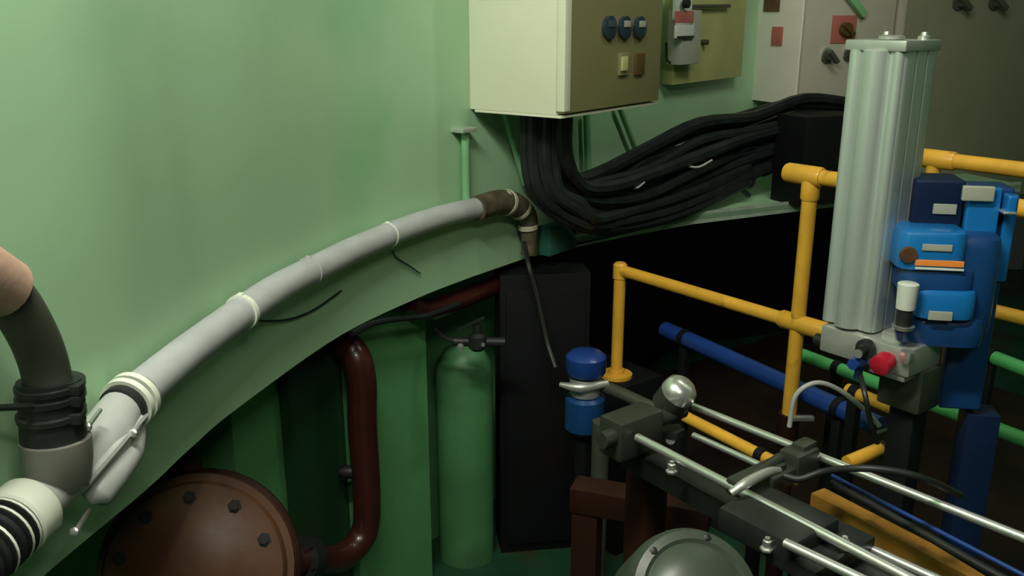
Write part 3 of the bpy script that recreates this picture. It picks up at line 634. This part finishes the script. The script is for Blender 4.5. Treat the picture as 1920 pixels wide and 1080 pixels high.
# ------------------------------------------------------------ rod machine in the foreground
ZR = 1.15
rod_m = thing('rod_bed', tuple(onz(1500, 1000, .0)), 'low machine bed of long bright steel guide rods, lower right', 'machine')
def rod(a, c, z, r, e0=0, e1=0, m='chrome', name='guide_rod', lab=None):
    A = onz(*a, z); C = onz(*c, z); d = (A-C).normalized()
    b = B(); b.tube([A+d*e0, C-d*e1], r, 14); return obj(name, b, m, rod_m, label=lab), A, C
rod((1300, 762), (1914, 1006), ZR, .0085, 0, .5, lab='farthest guide rod')
rod((1300, 816), (1478, 896), ZR-.03, .0072, .0, .02)
rod((1195, 820), (1700, 1082), ZR-.0, .0095, 0, .3, lab='long guide rod beside the clamps')
rod((1472, 1018), (1590, 1074), ZR+.01, .0085, .0, .3)
rod((1590, 1010), (1752, 1084), ZR-.05, .0085, .0, .3)
rod((1560, 892), (1914, 1076), ZR-.06, .0045, .0, .4, m='blue_pipe', name='thin_tube', lab='thin blue tube')
rod((1560, 905), (1880, 1084), ZR-.07, .008, .0, .4, m='dark_steel', name='thin_tube')
rod((1620, 935), (1850, 1074), ZR-.09, .006, .0, .3, m='grey_steel', name='thin_tube')
# end block (left) and clamps
q = onz(1205, 812, ZR); b = B(); b.box(q+V((-.02, .03, -.01)), WD, WN, Z, .07, .13, .09, .01); b.tube([q+V((-.02, .02, .0))-WN*.09, q+V((-.02, .02, .0))+WN*.16], .018, 14); obj('end_block', b, 'grey_steel', rod_m)
q = onz(1497, 866, ZR); b = B(); b.box(q, WD, WN, Z, .05, .07, .06, .008); b.box(q-WN*.06-Z*.012, WD, WN, Z, .04, .09, .035, .006); b.box(q+Z*.03+WN*.015, WD, WN, Z, .03, .045, .02, .004); obj('clamp_block', b, 'grey_steel', rod_m)
q = onz(1400, 905, ZR); b = B(); b.box(q+WN*.03, WD, WN, Z, .04, .14, .035, .008); b.tube([q-WN*.03, q+WN*.10+Z*.02], .011, 12); obj('cross_clamp', b, 'grey_steel', rod_m)
b = B(); b.tube([onz(1370, 925, ZR+.02), onz(1400, 905, ZR+.035), onz(1440, 885, ZR+.035), onz(1462, 882, ZR+.03)], [.007, .010, .009, .006], 10, smooth=4); obj('clamp_lever', b, 'cast_alu', rod_m)
q = onz(1440, 975, ZR); b = B(); b.box(q-Z*.02+WN*.03, WD, WN, Z, .16, .14, .05, .01); obj('carriage', b, 'dark_steel', rod_m)
q = onz(1540, 1020, ZR-.03); b = B(); b.box(q-Z*.01, WD, WN, Z, .10, .18, .03, .006); obj('carriage', b, 'dark_steel', rod_m)
for x, y in ((1440, 1002), (1470, 985), (1260, 860), (1585, 1000)):
    q = onz(x, y, ZR+.005); b = B(); b.lathe(q-Z*.02, Z, [(-.01, .012), (-.006, .012), (-.006, .008), (.008, .008), (.009, .005), (.014, .005)], 6); obj('bolt', b, 'chrome', rod_m)
# main beams and legs
A = onz(1180, 840, ZR-.08); 
def wbeam(a, c, z, w_, h, m, name, lab=None, e1=.3):
    A = onz(*a, z); C = onz(*c, z); d = (A-C).normalized(); C = C-d*e1; n = d.cross(Z); mid = (A+C)/2
    b = B(); b.box(mid, d, n, Z, (A-C).length, w_, h, .004); return obj(name, b, m, rod_m, label=lab)
wbeam((1180, 850), (1560, 1060), ZR-.09, .05, .05, 'dark_steel', 'side_beam')
wbeam((1530, 945), (1790, 1085), .96, .045, .07, 'ochre_beam', 'ochre_beam', 'ochre painted channel beam')
wbeam((1560, 965), (1770, 1085), .90, .04, .05, 'rust_red', 'ochre_beam', 'rust brown lower beam')
for x, y in ((1215, 860), (1530, 1040)):
    q = onz(x, y, ZR-.12); b = B(); b.box((q.x, q.y, (ZR-.115)/2), WD, WN, Z, .07, .07, ZR-.115, .005); b.box((q.x, q.y, .01), WD, WN, Z, .16, .16, .02, .003); obj('leg', b, 'rust_dark', rod_m)
# yellow end stub and brass tap near rods
q = at(1615, 862, 1.95); b = B(); b.tube([at(1588, 868, 1.93), at(1650, 842, 1.98)], .017, 14); yy = obj('yellow_stub', b, 'yellow_paint', label='short yellow pipe stub pointing up right behind the rods', cat='pipe')
t = thing('brass_tap', tuple(at(1665, 850, 1.98)), 'dull brass tap with side spout at the end of the yellow stub', 'tap')
b = B(); q = at(1672, 842, 1.99); b.lathe(q, V((1, .2, 0)), [(-.045, .017), (-.03, .022), (.0, .024), (.015, .018), (.05, .014)], 16); b.tube([q+V((.05, .01, 0)), q+V((.075, .01, .0))], .006, 8); obj('body', b, 'rust_red', t)
b = B(); b.tube([q, q+Z*.04-V((.02, 0, 0))], .008, 8); b.box(q+Z*.045-V((.03, 0, 0)), V((.8, 0, .3)), V((0, 1, 0)), V((-.3, 0, .8)), .05, .014, .010, .002); obj('handle', b, 'grey_steel', t)
b = B(); b.tube([q-Z*.01, q-Z*.04, V((q.x, q.y, .0))], .009, 10); obj('riser', b, 'dark_wall', t)
# black looping hose over rods
b = B(); b.tube([onz(1470, 892, ZR+.02), onz(1500, 898, ZR+.02), onz(1545, 884, ZR+.04), onz(1610, 878, ZR+.07), onz(1680, 884, ZR+.075), onz(1740, 900, ZR+.06), onz(1800, 928, ZR+.01)], .0068, 10, smooth=6); obj('looping_hose', b, 'black_rubber', label='black hose arching over the steel rods right of the clamp block', cat='hose')
b = B(); b.tube([at(1480, 800, 2.1), at(1492, 742, 2.1), at(1530, 718, 2.1), at(1575, 732, 2.1), at(1625, 772, 2.08), at(1650, 800, 2.06)], .0065, 10, smooth=6); obj('looping_hose', b, 'grey_plastic', label='beige grey hose looping between the yellow post and the green pipe', cat='hose')
t = thing('post_clamp', tuple(at(1487, 790, 2.45)), 'dark clamp fixed around the lower part of the left yellow post', 'clamp')
zz = at(1487, 775, p1.y).z
b = B(); b.tube([V((p1.x, p1.y, zz-.10)), V((p1.x, p1.y, zz+.0))], .034, 16); obj('sleeve', b, 'rust_dark', t)
b = B(); b.tube([V((p1.x, p1.y, .0)), V((p1.x, p1.y, zz-.06))], .028, 16); obj('socket_pipe', b, 'rust_dark', t)
b = B(); b.box((p1.x+.03, p1.y-.035, zz-.0), (1, 0, 0), (0, 1, 0), Z, .07, .02, .014, .003); obj('bolt', b, 'chrome', t)

# pressure gauge
g0 = at(1266, 742, 1.86); ga = V((.45, -.35, .82)).normalized()
t = thing('pressure_gauge', tuple(g0-Z*.1), 'round chrome topped gauge standing at the left end of the rods', 'gauge')
b = B(); b.lathe(g0-ga*.008, ga, [(-.030, .012), (-.028, .036), (.012, .038), (.016, .035)], 30); obj('case', b, 'grey_steel', t)
b = B(); b.lathe(g0+ga*.006, ga, [(0, .039), (.012, .039), (.024, .036), (.034, .026), (.039, .012), (.040, .003)], 30); obj('lid', b, 'chrome', t)
st = g0-ga*.01; zl = ZR-.0
b = B(); b.tube([st, V((st.x, st.y, st.z-.05)), V((st.x, st.y, zl-.02))], [.03, .022, .018], 16); b.lathe((st.x, st.y, st.z-.08), Z, [(-.008, .03), (.008, .03)], 6); obj('stem', b, 'dark_steel', t)
b = B(); b.lathe((st.x-.004, st.y-.016, st.z-.092), (0, -1, .3), [(0, .011), (.008, .011)], 10); obj('nut', b, 'chrome', t)

# blue flanged valve behind
vq = flat(at(1098, 700, 2.75)); zq = lambda y: zfor(vq.y, y)
t = thing('blue_valve', (vq.x, vq.y, 0), 'blue round valve body with a pale steel flange, in the dark behind the gauge', 'valve')
b = B(); z1, z0 = zq(660), zq(700); b.lathe((vq.x, vq.y, z0), Z, [(0, .06), (.01, .066), ((z1-z0)*.8, .066), (z1-z0, .05), (z1-z0+.004, .02)], 28); obj('cap', b, 'blue_pipe', t)
b = B(); b.lathe((vq.x, vq.y, zq(738)), Z, [(0, .05), (.03, .052), (.062, .052)], 28); obj('neck', b, 'cast_alu', t)
b = B(); b.tube([V((vq.x-.085, vq.y-.03, zq(714))), V((vq.x-.02, vq.y-.05, zq(716))), V((vq.x+.07, vq.y-.03, zq(712)))], [.008, .018, .012], 12, smooth=3); obj('flange_lug', b, 'cast_alu', t)
b = B(); z0 = zq(810); b.lathe((vq.x, vq.y, z0), Z, [(0, .045), (.02, .066), (zq(740)-z0-.01, .066), (zq(740)-z0, .055)], 28); obj('body', b, 'blue_dark', t)
b = B(); b.tube([V((vq.x, vq.y, 0)), V((vq.x, vq.y, z0+.01))], .03, 14); obj('stand_pipe', b, 'dark_wall', t)
b = B(); b.tube([V((vq.x+.05, vq.y, zq(722))), onz(1175, 742, zq(722)), onz(1245, 775, zq(722)-.02)], .02, 12); obj('outlet_pipe', b, 'dark_hose', t)

# grey domed cover at the bottom
t = thing('motor_cover', tuple(at(1300, 1200, 1.15)), 'dark grey rounded motor cover at the bottom centre right', 'cover')
dc = at(1300, 1120, 1.24); da = V((.12, -.62, .62)).normalized()
b = B(); b.lathe(dc, da, [(-.14, .108), (-.02, .112), (.0, .11), (.018, .102), (.022, .088), (.018, .082), (.03, .07), (.042, .045), (.046, .01)], 44); obj('cover', b, 'cover_grey', t)
for k in range(6):
    a0 = da.orthogonal().normalized(); c0 = da.cross(a0); q = dc+da*.018+(a0*math.cos(k*math.pi/3+.4)+c0*math.sin(k*math.pi/3+.4))*.094
    b = B(); b.lathe(q, da, [(0, .006), (.006, .006), (.007, .003)], 6); obj('screw', b, 'dark_steel', t)
b = B(); b.box((dc.x, dc.y+.12, (dc.z-.1)/2), (1, 0, 0), (0, 1, 0), Z, .1, .1, dc.z-.08, .01); obj('stand', b, 'rust_dark', t)

# rust red trestle
q1, q2 = onz(1075, 1075, .0), onz(1330, 930, .55)
t = thing('steel_trestle', tuple(flat(at(1150, 1000, 2.2))), 'rust red welded steel trestle below the rods, bottom centre', 'trestle')
Yt = 2.15
a_ = at(1075, 925, Yt); c_ = at(1335, 925, Yt-.12); zt_ = a_.z; c_ = V((c_.x, c_.y, zt_))
dd = (c_-a_).normalized(); dn = dd.cross(Z)
b = B(); b.box((a_+c_)/2, dd, dn, Z, (c_-a_).length, .08, .07, .004); obj('top_beam', b, 'rust_dark', t)
for s, q in ((1, a_), (-1, c_)):
    q = q+dd*.04*s; b = B(); b.box((q.x, q.y, zt_/2), dd, dn, Z, .07, .07, zt_, .004); obj('leg', b, 'rust_dark', t)
b = B(); e0 = a_+dd*.05-Z*.36; e1 = c_-dd*.05-Z*.05; ed = (e1-e0).normalized(); b.box((e0+e1)/2, ed, dn, ed.cross(dn), (e1-e0).length, .05, .05, .003); obj('brace', b, 'rust_dark', t)
# olive column behind the trestle
b = B(); q = flat(at(1125, 860, 2.6)); b.tube([q, q+Z*(zfor(2.6, 790))], .028, 14); obj('support_pipe', b, 'dark_hose', label='dim olive upright pipe behind the rust red trestle', cat='pipe')
